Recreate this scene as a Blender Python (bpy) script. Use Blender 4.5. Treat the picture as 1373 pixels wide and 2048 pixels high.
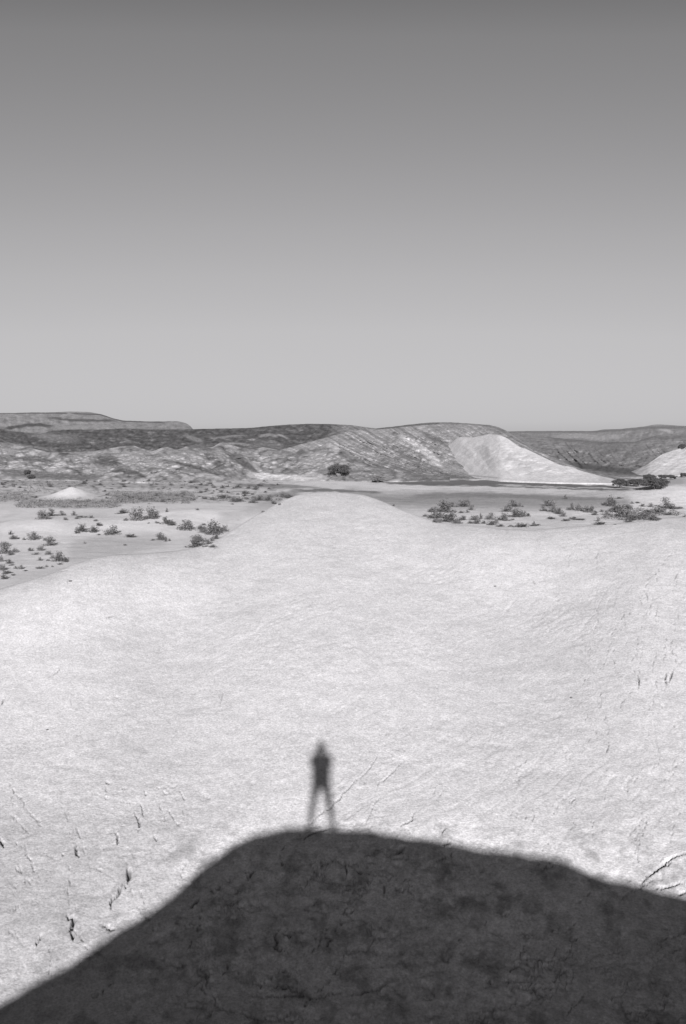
import bpy, math, random
import numpy as np
from mathutils import Vector, Matrix
from mathutils.bvhtree import BVHTree

random.seed(7)
for o in list(bpy.data.objects):
    bpy.data.objects.remove(o)
scene = bpy.context.scene
COL = scene.collection

# ------------------------------------------------------------------ camera, sky, sun, exposure
F = 35.0 / 36.0 * 2048.0            # focal length in pixels of the full photograph
CX, CY = 686.5, 1024.0
PITCH = math.atan((CY - 880.0) / F)  # the true horizon lies at row 880
cam_d = bpy.data.cameras.new("camera")
cam_d.sensor_fit = 'VERTICAL'
cam_d.sensor_height = 36.0
cam_d.sensor_width = 24.0
cam_d.lens = 35.0
cam_d.clip_start = 0.1
cam_d.clip_end = 20000.0
cam = bpy.data.objects.new("camera", cam_d)
COL.objects.link(cam)
cam.location = (0, 0, 0)             # eye height; every height below is measured from here
cam.rotation_euler = (math.pi / 2 - PITCH, 0, 0)
scene.camera = cam

CP, SP = math.cos(PITCH), math.sin(PITCH)


def ray(px, py):
    """world direction through a pixel of the photograph (arrays or numbers)"""
    a = (px - CX) / F
    b = -(py - CY) / F
    return a, CP + b * SP, -SP + b * CP      # x, y, z   (not normalised)


def project(x, y, z):
    d = y * CP - z * SP
    u = y * SP + z * CP
    d = np.where(d > 0.05, d, 0.05)
    return CX + F * x / d, CY - F * u / d


SDX, SDY, SDZ = ray(643.0, 1491.0)   # sunlight travels this way: the sun is right behind the photographer
SUN = Vector((SDX, SDY, SDZ)).normalized()
SUN_EL = -math.asin(SUN.z)
sun_d = bpy.data.lights.new("sun", 'SUN')
sun_d.energy = 5.0
sun_d.angle = math.radians(0.62)
sun_d.color = (1.0, 0.985, 0.99)
sun = bpy.data.objects.new("sun", sun_d)
COL.objects.link(sun)
sun.rotation_euler = SUN.to_track_quat('-Z', 'Y').to_euler()

world = bpy.data.worlds.new("World")
scene.world = world
world.use_nodes = True
wn, wl = world.node_tree.nodes, world.node_tree.links
wn.clear()
w_out = wn.new("ShaderNodeOutputWorld")
w_bg = wn.new("ShaderNodeBackground")
w_sky = wn.new("ShaderNodeTexSky")
w_sky.sky_type = 'NISHITA'
w_sky.sun_disc = False
w_sky.sun_elevation = SUN_EL
w_sky.sun_rotation = math.atan2(-SUN.x, -SUN.y)
w_sky.altitude = 100
w_sky.dust_density = 1.0
w_sky.ozone_density = 2.0
w_sep = wn.new("ShaderNodeSeparateColor")     # black-and-white film behind a yellow-red filter
wl.new(w_sky.outputs[0], w_sep.inputs[0])
m_r = wn.new("ShaderNodeMath"); m_r.operation = 'MULTIPLY'; m_r.inputs[1].default_value = 0.75
m_g = wn.new("ShaderNodeMath"); m_g.operation = 'MULTIPLY_ADD'; m_g.inputs[1].default_value = 0.25
wl.new(w_sep.outputs[0], m_r.inputs[0])
wl.new(w_sep.outputs[1], m_g.inputs[0])
wl.new(m_r.outputs[0], m_g.inputs[2])
# response of the filtered film to the sky's luminance: shadows fall off, the horizon is held back
m_n = wn.new("ShaderNodeMath"); m_n.operation = 'MULTIPLY'; m_n.inputs[1].default_value = 1 / 8.0
wl.new(m_g.outputs[0], m_n.inputs[0])
w_rmp = wn.new("ShaderNodeValToRGB")
RESP = [(0.0, .01), (0.9, .03), (1.3, .065), (1.7, .15), (1.97, .228), (2.36, .28), (2.88, .348), (3.39, .408), (4.0, .465), (5.0, .53), (7.0, .575)]
el_ = w_rmp.color_ramp.elements
while len(el_) < len(RESP):
    el_.new(0.5)
for e_, (a_, b_) in zip(el_, RESP):
    e_.position = a_ / 8.0
    e_.color = (b_ / .74,) * 3 + (1,)
wl.new(m_n.outputs[0], w_rmp.inputs[0])
m_p = wn.new("ShaderNodeMath"); m_p.operation = 'MULTIPLY'; m_p.inputs[1].default_value = 4.0
wl.new(w_rmp.outputs[0], m_p.inputs[0])
w_mix = wn.new("ShaderNodeMix"); w_mix.data_type = 'RGBA'; w_mix.blend_type = 'MULTIPLY'
w_mix.inputs[0].default_value = 1.0
w_comb = wn.new("ShaderNodeCombineColor")
for k in range(3):
    wl.new(m_p.outputs[0], w_comb.inputs[k])
wl.new(w_comb.outputs[0], w_mix.inputs[6])
w_mix.inputs[7].default_value = (1.0, 0.985, 1.005, 1)
wl.new(w_mix.outputs[2], w_bg.inputs[0])
w_bg.inputs[1].default_value = 0.10
wl.new(w_bg.outputs[0], w_out.inputs[0])

scene.view_settings.view_transform = 'Standard'
scene.view_settings.look = 'None'
scene.view_settings.gamma = 1.0
scene.view_settings.exposure = 0.89

# ------------------------------------------------------------------ numpy noise
_rng = np.random.RandomState(11)
_PERM = _rng.permutation(1024)
_PERM = np.concatenate([_PERM, _PERM, _PERM])
_ANG = _rng.rand(1024) * 2 * math.pi
_GX, _GY = np.cos(_ANG).astype(np.float32), np.sin(_ANG).astype(np.float32)


def perlin(x, y, seed=0):
    x = np.asarray(x, dtype=np.float64) + seed * 37.17 + 500
    y = np.asarray(y, dtype=np.float64) + seed * 17.31 + 500
    xi = np.floor(x).astype(np.int64); yi = np.floor(y).astype(np.int64)
    xf = (x - xi).astype(np.float32); yf = (y - yi).astype(np.float32)
    u = xf * xf * xf * (xf * (xf * 6 - 15) + 10)
    v = yf * yf * yf * (yf * (yf * 6 - 15) + 10)

    def g(ix, iy, fx, fy):
        h = _PERM[_PERM[ix & 1023] + (iy & 1023)]
        return _GX[h] * fx + _GY[h] * fy
    a = g(xi, yi, xf, yf); b = g(xi + 1, yi, xf - 1, yf)
    c = g(xi, yi + 1, xf, yf - 1); d = g(xi + 1, yi + 1, xf - 1, yf - 1)
    a = a + u * (b - a); c = c + u * (d - c)
    return 1.5 * (a + v * (c - a))


def fbm(x, y, oct=4, seed=0, gain=0.5):
    s, amp, tot = 0, 1.0, 0
    for k in range(oct):
        s = s + amp * perlin(x * 2 ** k, y * 2 ** k, seed + k)
        tot += amp; amp *= gain
    return s / tot


def sstep(a, b, x):
    t = np.clip((x - a) / (b - a), 0, 1)
    return t * t * (3 - 2 * t)


def tab(pts, x, col=1):
    xs = [p[0] for p in pts]
    return np.interp(x, xs, [p[col] for p in pts])


def smoothtab(pts, x, w=6.0):
    """table lookup with rounded corners"""
    r = 0
    for k, g in ((-1.5, .1), (-.8, .2), (0, .4), (.8, .2), (1.5, .1)):
        r = r + g * tab(pts, x + k * w)
    return r


# ------------------------------------------------------------------ the ground as one height field
RIDGE = [  # column, row of the near ridge line, its distance
    (-2600, 1330, 34), (-900, 1290, 33), (-300, 1225, 31), (0, 1178, 33), (60, 1160, 33), (110, 1144, 33.5), (150, 1127, 34),
    (190, 1116, 34.5), (230, 1109, 35), (290, 1107, 35.5), (350, 1102, 36), (400, 1093, 37), (440, 1077, 38),
    (475, 1054, 40), (520, 1026, 42), (560, 1004, 44), (590, 992, 45), (620, 986, 45.5), (650, 984.5, 46),
    (690, 986, 45.5), (725, 989, 45), (760, 1000, 44), (800, 1018, 42.5), (850, 1037, 41), (890, 1047, 40),
    (940, 1051, 39), (1000, 1057, 38.5), (1070, 1060, 38.5), (1150, 1053, 39), (1210, 1049, 39.5),
    (1270, 1044, 40), (1320, 1036, 41), (1373, 1032, 41), (1500, 1020, 41), (1800, 1040, 40), (3200, 1200, 38)]


def az_of(px, py):
    x, y, z = ray(px, py)
    return np.arctan2(x, y)


az_r = np.array([float(az_of(p[0], p[1])) for p in RIDGE])
el_r = np.array([math.atan2(ray(p[0], p[1])[2], math.hypot(*ray(p[0], p[1])[:2])) for p in RIDGE])
R_r = np.array([p[2] for p in RIDGE], float)

D = math.pi / 180
az_in = np.arange(-21.5, 21.5001, 0.032)
az_l = -21.5 - np.cumsum(0.032 * 1.05 ** np.arange(1, 80)); az_l = az_l[az_l > -178]
az_left = np.concatenate([[-180], np.linspace(-179, az_l[-1] - 1.5, 60), az_l[::-1]])
AZ = np.concatenate([az_left, az_in, -az_left[::-1]]) * D
r_a = np.concatenate([[0.02, .15, .3], np.linspace(.5, 12.6, 90)])
r_b = 12.6 + np.cumsum(np.linspace(0.026, 0.065, 560))
r_b = r_b[r_b < 40]
r_c = [r_b[-1]]
while r_c[-1] < 320:
    r_c.append(r_c[-1] + 0.075 + max(0, (r_c[-1] - 45)) ** 1.35 * 0.0012)
r_d = np.geomspace(r_c[-1] * 1.06, 9000, 40)
RR = np.concatenate([r_a, r_b, r_c[1:], r_d])
NA, NR = len(AZ), len(RR)
print("ground grid", NA, NR)


def pchip(xk, yk, x):
    h = np.diff(xk); dl = np.diff(yk) / h
    m = np.zeros(len(xk)); m[0] = dl[0]; m[-1] = dl[-1]
    for i in range(1, len(xk) - 1):
        if dl[i - 1] * dl[i] > 0:
            w1, w2 = 2 * h[i] + h[i - 1], h[i] + 2 * h[i - 1]
            m[i] = (w1 + w2) / (w1 / dl[i - 1] + w2 / dl[i])
    i = np.clip(np.searchsorted(xk, x) - 1, 0, len(xk) - 2)
    t = np.clip((x - xk[i]) / h[i], 0, 1)
    return ((2 * t ** 3 - 3 * t ** 2 + 1) * yk[i] + (t ** 3 - 2 * t ** 2 + t) * h[i] * m[i]
            + (-2 * t ** 3 + 3 * t ** 2) * yk[i + 1] + (t ** 3 - t ** 2) * h[i] * m[i + 1])


PLAIN = -10.0
elR = np.interp(AZ, az_r, el_r); RD = np.interp(AZ, az_r, R_r)
ker = np.exp(-0.5 * (np.arange(-18, 19) / 7.0) ** 2); ker /= ker.sum()
elS = np.convolve(np.pad(elR, 18, mode='edge'), ker, 'valid')


def wide(a, sg):
    n = int(sg * 3); kk = np.exp(-.5 * (np.arange(-n, n + 1) / sg) ** 2); kk /= kk.sum()
    return np.convolve(np.pad(a, n, mode='edge'), kk, 'valid')


RD = wide(RD, 35)
ZWIDE = wide(RD * np.tan(elS), 45)
def profiles(el_c):
    Z = np.zeros((NR, NA))
    for j in range(NA):
        rr, zr = RD[j], RD[j] * math.tan(el_c[j])
        back = sstep(60 * D, 110 * D, abs(AZ[j]))
        zr = zr * (1 - back) + (PLAIN + .4) * back
        tail = 14 + 1.6 * (zr - PLAIN)
        xk = np.array([0, 9, 14, 19.5, 23, 23 + (rr - 23) * .5, rr - .9, rr, rr + 1.2, rr + 2.2 + tail, rr + 20 + tail, 12000])
        za, zb = -7.05, zr - .10
        mid = za + ((ZWIDE[j] * (1 - back) + zr * back) - za) * .50
        mid += SPINE[j]
        yk = np.array([-8.9, -8.9, -8.8, -7.75, za + .3 * SPINE[j], mid, zr - .09, zr, zr - .16, PLAIN + .25, PLAIN, PLAIN])
        Z[:, j] = pchip(xk, yk, RR)
    return Z


PXA = CX + F * np.tan(AZ) / 1.0
SPINE = np.where(np.abs(AZ) < 1.2, .45 * np.exp(-((PXA - 640) / 170) ** 2) - .22 * np.exp(-((PXA - 330) / 110) ** 2)
                 - .15 * np.exp(-((PXA - 1010) / 130) ** 2) + .35 * np.exp(-((PXA - 1290) / 130) ** 2), 0)
el_c = elS.copy()
nearr = RR < 62
for it in range(2):
    ZP = profiles(el_c)
    got = np.arctan((ZP[nearr & (RR > 20)] / RR[nearr & (RR > 20), None]).max(0))
    el_c = np.where(np.abs(AZ) < 40 * D, el_c + (elR * .5 + elS * .5 - got), el_c)
    el_c = np.convolve(np.pad(el_c, 3, mode='edge'), np.ones(7) / 7, 'valid')
ZP = profiles(el_c)

A2, R2 = np.meshgrid(AZ, RR)
X2, Y2 = R2 * np.sin(A2), R2 * np.cos(A2)
az_cr = np.arctan2(SUN.x, SUN.y)
ca, sa = math.cos(az_cr), math.sin(az_cr)


def bil(G, az, r):
    ia = np.clip(np.searchsorted(AZ, az) - 1, 0, NA - 2); ir = np.clip(np.searchsorted(RR, r) - 1, 0, NR - 2)
    fa = (az - AZ[ia]) / (AZ[ia + 1] - AZ[ia]); fr = (r - RR[ir]) / (RR[ir + 1] - RR[ir])
    return ((G[ir, ia] * (1 - fa) + G[ir, ia + 1] * fa) * (1 - fr)
            + (G[ir + 1, ia] * (1 - fa) + G[ir + 1, ia + 1] * fa) * fr)


def hit_ground(G, px, py, rmin=10.0, rmax=330.0):
    x, y, z = ray(px, py)
    az = math.atan2(x, y); s = z / math.hypot(x, y)
    rs = RR[(RR > rmin) & (RR < rmax)]
    zs = bil(G, np.full(len(rs), az), rs)
    below = np.nonzero(zs >= s * rs)[0]
    if len(below) == 0:
        return None
    k = below[0]
    if k == 0:
        r = rs[0]
    else:
        d0 = s * rs[k - 1] - zs[k - 1]; d1 = zs[k] - s * rs[k]
        r = rs[k - 1] + (rs[k] - rs[k - 1]) * d0 / (d0 + d1 + 1e-9)
    return Vector((r * math.sin(az), r * math.cos(az), float(bil(G, np.array([az]), np.array([r]))[0])))


# gentle relief of the pale marl, decimetres to centimetres
nearw = 1 - sstep(48, 75, R2)
FRM = (RR > 12) & (RR < 80)
rel = np.zeros_like(ZP)
Xf, Yf = X2[FRM], Y2[FRM]
warp = fbm(Xf / 4, Yf / 4, 3, 3) * 1.2
diag = (Xf * .62 + Yf * .78) + warp
cross = (Xf * .78 - Yf * .62) + warp * .6
rel_f = .06 * fbm(Xf / 5, Yf / 5, 3, 1)
lump = fbm(Xf / .9, Yf / .9, 5, 5, .55)
rill = 1 - np.abs(fbm(cross / .7, diag / 3.2, 4, 9))
rel_f += .020 * lump * .8 - .008 * np.clip(rill - .86, 0, 1) / .14 * sstep(-.1, .4, fbm(Xf / 4, Yf / 4, 2, 13))
rough = .45 + .75 * sstep(0.0, .5, fbm(Xf / 3.5 + 9, Yf / 3.5, 3, 21) + .15 + .25 * sstep(26, 16, R2[FRM]))
lowz = sstep(20.5, 17.0, R2[FRM]) * (.08 + .92 * sstep(-3.4, -1.4, Xf + .4 * (18 - R2[FRM]))) * (1 - .85 * sstep(2.6, 4.2, Xf) * sstep(14.6, 16.2, R2[FRM]))
lf_ = fbm(Xf / .30, Yf / .38, 4, 15, .6)
rel_f += rough * (.011 + .050 * lowz) * lf_ - (.03 + .15 * lowz) * rough * np.clip(fbm(Xf / .42 + .4 * lf_, Yf / .48, 4, 31) - .25, 0, 1)
rel_f -= (.008 + .05 * lowz) * np.clip(1 - np.abs(fbm(Xf / 1.1 + .5 * lf_, Yf / .8, 4, 35)) / .06, 0, 1) * sstep(.0, .3, fbm(Xf / 2.2, Yf / 2.2, 2, 37))
rel[FRM] = rel_f
rel *= nearw
ridge_damp = 1 - .6 * np.exp(-((R2 - RD[None, :]) / 3.5) ** 2)
ZP = ZP + rel * ridge_damp

# relief of the plain
pw = sstep(55, 90, R2) * (1 - sstep(260, 300, R2) * .6)
ZP += pw * (.35 * fbm(X2 / 26, Y2 / 26, 4, 41) + .05 * fbm(X2 / 3, Y2 / 3, 3, 45))


def bump_at(px, py_foot, height, wx, wy, power=2.0):
    x, y, z = ray(px, py_foot)
    r = -PLAIN / (-z / math.hypot(x, y))
    az = math.atan2(x, y)
    bx, by = r * math.sin(az), r * math.cos(az)
    ex, ey = (X2 - bx) / wx, (Y2 - by) / wy
    q = (ex * ex + ey * ey) ** (power / 2)
    return height * np.exp(-q)


ZP += bump_at(146, 997, 2.0, 3.4, 5, 1.35) * (1 + .10 * fbm(X2 / 2, Y2 / 2, 3, 51))
ZP += bump_at(440, 1028, 1.3, 11, 16, 4)
ZP += bump_at(330, 1050, .7, 7, 9, 3)
ZP += bump_at(1350, 995, 1.7, 9, 20, 2.6)
ZP += bump_at(1290, 1000, .8, 10, 14, 2.6)
ZP += bump_at(1130, 1003, .35, 18, 14, 2.6)
ZP += bump_at(120, 1052, .7, 7, 10, 2.6)
ZP += bump_at(545, 985, .8, 8, 20, 2.6)
ZP += bump_at(60, 1062, .4, 5, 8, 2.6)

# the mound the photographer stands on: its crest is what throws the big shadow
EDGE = [(-700, 2500), (-400, 2290), (-150, 2110), (0, 2010), (70, 1968), (130, 1937), (200, 1892), (260, 1852), (320, 1815), (360, 1782),
        (400, 1744), (440, 1712), (500, 1674), (545, 1661), (600, 1656), (650, 1657), (700, 1659), (760, 1665), (830, 1674),
        (900, 1686), (950, 1696), (1000, 1704), (1060, 1711), (1110, 1718), (1140, 1729), (1170, 1744),
        (1200, 1756), (1230, 1761), (1270, 1768), (1320, 1780), (1373, 1798), (1500, 1850), (1700, 1960), (1950, 2150)]
ws, zs_ = [], []
for px, py in EDGE:
    q = hit_ground(ZP, px, py)
    if q is None:
        continue
    u = q.x * sa + q.y * ca
    w = q.x * ca - q.y * sa
    ws.append(w); zs_.append(q.z + u * math.tan(SUN_EL))
order = np.argsort(ws)
ws, zs_ = np.array(ws)[order], np.array(zs_)[order]
print("crest under the photographer", np.interp(0, ws, zs_), list(zip(ws.round(2), zs_.round(2))))
FEET_Z = float(np.interp(0, ws, zs_))
ws = np.concatenate([[ws[0] - 14, ws[0] - 6], ws, [ws[-1] + 6, ws[-1] + 14]])
zs_ = np.concatenate([[-9.6, -9.0], zs_, [-9.0, -9.6]])
U2 = X2 * sa + Y2 * ca
W2 = X2 * ca - Y2 * sa
WN = .075 * fbm(W2 / .55, W2 * 0, 4, 181, .65) + .05 * fbm(W2 / 1.8, W2 * 0 + 5, 2, 183)
zc = sum(g * np.interp(W2 + k, ws, zs_) for k, g in ((-.15, .25), (0, .5), (.15, .25)))
ff = np.where(U2 > 0, .80 * (np.sqrt(U2 ** 2 + .3 ** 2) - .3), .10 * (np.sqrt(U2 ** 2 + .25) - .5) + .0012 * U2 ** 2)
ZM = zc - ff + WN * (1 - np.exp(-(W2 / .7) ** 2))
nz = (1 - np.exp(-(R2 / 1.2) ** 2))
ZM += nz * np.where(R2 < 40, .10 * fbm(X2 / 2.3, Y2 / 2.3, 4, 61) + .03 * fbm(X2 / .35, Y2 / .35, 3, 66), 0) * (1 - .75 * np.exp(-(U2 / .8) ** 2))
k_ = .25
use = R2 < 60
hm = np.clip(.5 + .5 * (ZM - ZP) / k_, 0, 1)
blend = ZP * (1 - hm) + ZM * hm + k_ * hm * (1 - hm)
ZG = np.where(use, blend, ZP)
del blend, hm, ZM, ff

# ------------------------------------------------------------------ cracks: real grooves in the crust, plus a mask for painted shade
CR = np.zeros((NR, NA), np.float32)
DEP = np.zeros((NR, NA), np.float32)


def stamp(P, hw, depth, dark):
    r = math.hypot(P.x, P.y); az = math.atan2(P.x, P.y)
    rad = hw * 2.2 + .02
    i0, i1 = np.searchsorted(RR, r - rad), np.searchsorted(RR, r + rad)
    j0, j1 = np.searchsorted(AZ, az - rad / r), np.searchsorted(AZ, az + rad / r)
    if i1 <= i0 or j1 <= j0:
        return
    sl = (slice(i0, i1), slice(j0, j1))
    d = np.sqrt((X2[sl] - P.x) ** 2 + (Y2[sl] - P.y) ** 2)
    f = np.exp(-(d / hw) ** 2)
    CR[sl] = np.maximum(CR[sl], dark * f)
    DEP[sl] = np.maximum(DEP[sl], depth * f)


def crack(pts, wpx, depth=.07, dark=1.0):
    """pts: pixels of the photograph, projected on the ground; wpx: width in pixels"""
    W = []
    for p in pts:
        h = hit_ground(ZG, p[0], p[1])
        if h is not None:
            W.append(h)
    n = len(W) - 1
    rr_ = random.Random(int(pts[0][0] * 7 + pts[0][1]))
    for i in range(n):
        a, b = W[i], W[i + 1]
        if (b - a).length > 2.5:
            continue
        m = max(2, int((b - a).length / .018))
        for k in range(m):
            t = (i + k / m) / n
            env = math.sin(math.pi * min(1, max(0, t)) * .92 + .12) ** .6
            p = a.lerp(b, k / m)
            p = p + Vector((rr_.gauss(0, .006), rr_.gauss(0, .012), 0))
            r = p.length
            stamp(p, max(.011, wpx * .5 * r / F * env), depth * env, dark * (.55 + .45 * env))


def wob(a, b, n, amp):
    pts = []
    for i in range(n + 1):
        t = i / n
        o = 0 if i in (0, n) else random.gauss(0, amp)
        pts.append((a[0] + (b[0] - a[0]) * t + o * .8, a[1] + (b[1] - a[1]) * t + o))
    return pts


crack([(620, 1650), (628, 1640), (640, 1628), (650, 1620), (662, 1616), (668, 1604), (680, 1598), (684, 1588), (700, 1574), (712, 1560), (730, 1548), (742, 1532), (756, 1512)], 2.2, .05, .75)
crack([(608, 1678), (620, 1668), (640, 1661), (662, 1658)], 4, .07)
crack([(752, 1570), (760, 1564), (768, 1560), (776, 1552), (788, 1542), (800, 1528)], 2.2, .05, .6)
crack([(798, 1655), (806, 1648), (824, 1640), (826, 1628), (834, 1622)], 2.6, .05, .7)
crack([(729, 1650), (740, 1630), (745, 1612), (758, 1596)], 1.6, .04, .4)
crack([(884, 1668), (886, 1660), (891, 1656)], 3, .05, .7)
crack([(256, 1734), (258, 1742), (259, 1752), (256, 1762)], 6.5, .12)
crack([(256, 1762), (252, 1772), (252, 1780)], 2.5, .06, .6)
crack([(246, 1766), (240, 1775), (239, 1784), (234, 1790), (226, 1796), (222, 1804), (224, 1817)], 4.5, .10)
crack([(133, 1829), (140, 1835), (149, 1836), (147, 1846), (144, 1856), (139, 1862)], 5, .12)
crack([(143, 1862), (146, 1870), (147, 1879)], 4.5, .1)
crack([(200, 1849), (212, 1851), (221, 1857), (232, 1860)], 4, .08)
crack([(84, 1868), (80, 1878), (74, 1884), (75, 1892)], 4, .06, .7)
crack([(153, 1690), (153, 1698), (155, 1708), (160, 1714)], 4, .07)
crack([(231, 1664), (236, 1672), (237, 1682), (234, 1690)], 3, .06, .8)
crack([(0, 1673), (4, 1684), (9, 1694)], 4, .08)
crack([(270, 1625), (277, 1638), (280, 1650), (278, 1662)], 3.4, .06, .7)
crack([(282, 1608), (286, 1618), (287, 1632)], 2, .05, .5)
crack([(212, 1562), (216, 1566), (222, 1567)], 3.5, .06)
crack([(244, 1578), (250, 1576)], 3, .05, .9)
crack([(288, 1582), (293, 1588), (292, 1592)], 2.5, .05, .8)
crack([(308, 1672), (313, 1678), (316, 1683)], 3, .05, .8)
crack([(125, 1708), (130, 1710)], 3, .05, .7)
crack([(360, 1580), (366, 1590), (370, 1600)], 1.8, .05, .5)
crack([(178, 1733), (190, 1736), (202, 1740), (208, 1743)], 1.8, .04, .5)
crack([(1280, 1768), (1292, 1755), (1308, 1742), (1322, 1733), (1332, 1722), (1350, 1712), (1373, 1706)], 4, .08, .8)
crack([(1315, 1735), (1330, 1730), (1345, 1722)], 3, .06, .7)
crack([(1310, 1778), (1335, 1774), (1372, 1764)], 3, .06, .7)
crack([(1355, 1792), (1373, 1784)], 3.5, .07, .8)
crack([(888, 1690), (892, 1684), (903, 1685)], 6, .10)
crack([(798, 1706), (803, 1698), (812, 1694)], 7, .12)
crack([(711, 1739), (718, 1742), (724, 1748)], 7, .12)
crack([(1333, 1345), (1330, 1358), (1334, 1370)], 3, .06, .9)
crack([(1346, 1342), (1342, 1352), (1338, 1364)], 3, .06, .9)
crack([(1274, 1348), (1278, 1358), (1277, 1376)], 2.4, .06, .7)
crack([(118, 1143), (128, 1141), (140, 1140)], 2.6, .05, .8)
crack([(760, 1760), (770, 1775), (768, 1790), (782, 1800)], 3, .05, .6)
crack([(378, 1815), (392, 1806), (400, 1796)], 5, .08, .9)
crack([(560, 1858), (549, 1871), (556, 1884), (546, 1893), (560, 1901), (566, 1896), (581, 1906)], 4, .09, .7)
crack([(566, 1866), (579, 1873), (584, 1866)], 4, .08, .7)
crack([(650, 1874), (662, 1879), (655, 1890), (664, 1899)], 3, .07, .6)
crack([(700, 1990), (730, 1982), (760, 1975), (775, 1966)], 5, .08, .7)
crack([(520, 1996), (580, 1990), (640, 1993), (690, 1986)], 4, .06, .7)
crack([(1066, 1160), (1070, 1168)], 2.5, .04, .6)
crack([(215, 1158), (228, 1147)], 1.6, .03, .4)
crack([(210, 1237), (230, 1230)], 2, .04, .6)
crack([(107, 1350), (116, 1342), (124, 1333)], 2.2, .04, .6)
crack([(440, 1410), (444, 1396), (447, 1384)], 1.8, .04, .5)
crack([(305, 1428), (316, 1414)], 1.8, .04, .5)
crack([(2, 1412), (8, 1400), (13, 1392)], 2.6, .05, .7)
zones = [  # x0, x1, y0, y1, chains, direction (dx, dy), width, dark, depth
    (0, 380, 1560, 1900, 24, (.35, 1), 2.0, .6, .03), (1130, 1373, 1090, 1540, 40, (.28, -1), 1.7, .62, .014),
    (1240, 1373, 1080, 1380, 20, (.3, -1), 1.8, .65, .014),
    (1000, 1373, 1500, 1740, 22, (.4, -1), 2.0, .7, .02), (700, 1000, 1450, 1680, 9, (.8, -1), 1.3, .45, .02),
    (0, 420, 1180, 1540, 12, (.7, -1), 1.3, .42, .012), (420, 1100, 1040, 1450, 9, (.7, -.6), 1.2, .3, .01),
    (330, 1150, 1700, 2030, 26, (.8, -.6), 3.0, .65, .06), (150, 420, 1860, 2040, 6, (.8, -.6), 2.6, .6, .05),
    (1000, 1373, 1800, 2040, 10, (.8, -.5), 2.6, .5, .05)]
for x0, x1, y0, y1, cnt, dr, wd, dk, dep in zones:
    for _ in range(cnt):                       # a wandering chain of short broken fissures with side branches
        x, y = random.uniform(x0, x1), random.uniform(y0, y1)
        a = math.atan2(dr[1], dr[0]) + random.gauss(0, .35)
        sc_ = 1.5 if y0 > 1500 else 1.0
        for seg in range(random.randint(2, 7)):
            ln = random.choice([4, 6, 8, 13]) * random.uniform(.6, 1.4) * sc_
            aa = a + random.gauss(0, .45)
            q = (x + ln * math.cos(aa), y + ln * math.sin(aa))
            if random.random() < .75:
                crack(wob((x, y), q, max(2, int(ln / 3.5)), 1.1), wd * random.uniform(.5, 1.5), dep * random.uniform(.5, 1.3), dk * random.uniform(.35, 1.15))
            if random.random() < .2:
                b = aa + random.choice([-1, 1]) * random.uniform(.6, 1.3)
                crack(wob((x, y), (x + ln * .7 * math.cos(b), y + ln * .7 * math.sin(b)), 2, 1), wd * .7, dep * .6, dk * .5)
            gap = random.uniform(0, 7) * sc_
            x, y = q[0] + gap * math.cos(a) + random.gauss(0, 2.5), q[1] + gap * math.sin(a)
ZG = ZG - DEP

# ------------------------------------------------------------------ material tone of the ground, with crack and clod shade painted in
PX2, PY2 = project(X2, Y2, ZG)
infr = (Y2 > 3)


def strip(T, PX, PY, pts, ht, tone, soft=3.0, ends=12.0, wx=None):
    """a long patch of differently coloured soil following a line"""
    c = tab(pts, PX)
    h = ht if not hasattr(ht, '__len__') else tab([(p[0], q) for p, q in zip(pts, ht)], PX)
    d = np.abs(PY + (0 if wx is None else wx) - c) - h
    m = 1 - sstep(-soft * .5, soft, d)
    m = m * sstep(pts[0][0] - ends, pts[0][0] + ends, PX) * (1 - sstep(pts[-1][0] - ends, pts[-1][0] + ends, PX))
    return T + (tone - T) * m


T = np.full((NR, NA), .60)
wA = fbm(X2 / 7, Y2 / 7, 4, 71); wB = fbm(X2 / 1.3, Y2 / 1.3, 3, 75)
near = R2 < 62
T += near * (.035 * wA + .02 * wB)
Tn = fbm(X2 / .16, Y2 / .11, 3, 79)
T += near * .025 * Tn
soil = sstep(-.05, .4, fbm(X2 / .55 + 3, Y2 / .7, 5, 171, .6)) * sstep(21, 18, R2) * sstep(-5.5, -3.0, X2 + .3 * (18 - R2)) * near
T = T * (1 - .42 * soil)
lz = sstep(21, 18.5, R2) * sstep(-4.2, -2.2, X2 + .4 * (18 - R2)) * near
T = T * (1 + lz * (.16 + .30 * fbm(X2 / .17, Y2 / .24, 4, 177, .6) + .22 * fbm(X2 / 1.1, Y2 / 1.5, 3, 178)))  # clod shading painted in as tone noise, over a slight overall lift
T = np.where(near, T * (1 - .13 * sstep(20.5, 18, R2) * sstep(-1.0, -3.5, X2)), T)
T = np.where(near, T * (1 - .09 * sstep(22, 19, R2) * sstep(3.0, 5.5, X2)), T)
T += near * sstep(21, 18, R2) * .05 * fbm(X2 / 1.9, Y2 / 2.6, 3, 175)
PLM = ~near & (R2 < 330) & infr
Tp = .66 + .05 * fbm(X2 / 12, Y2 / 12, 4, 81) - .06 * sstep(.0, .5, fbm(X2 / 5, Y2 / 14, 4, 85))
T = np.where(near, T, Tp)
wy = 3.5 * fbm(PX2 / 28, PY2 / 4, 4, 91)
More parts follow.
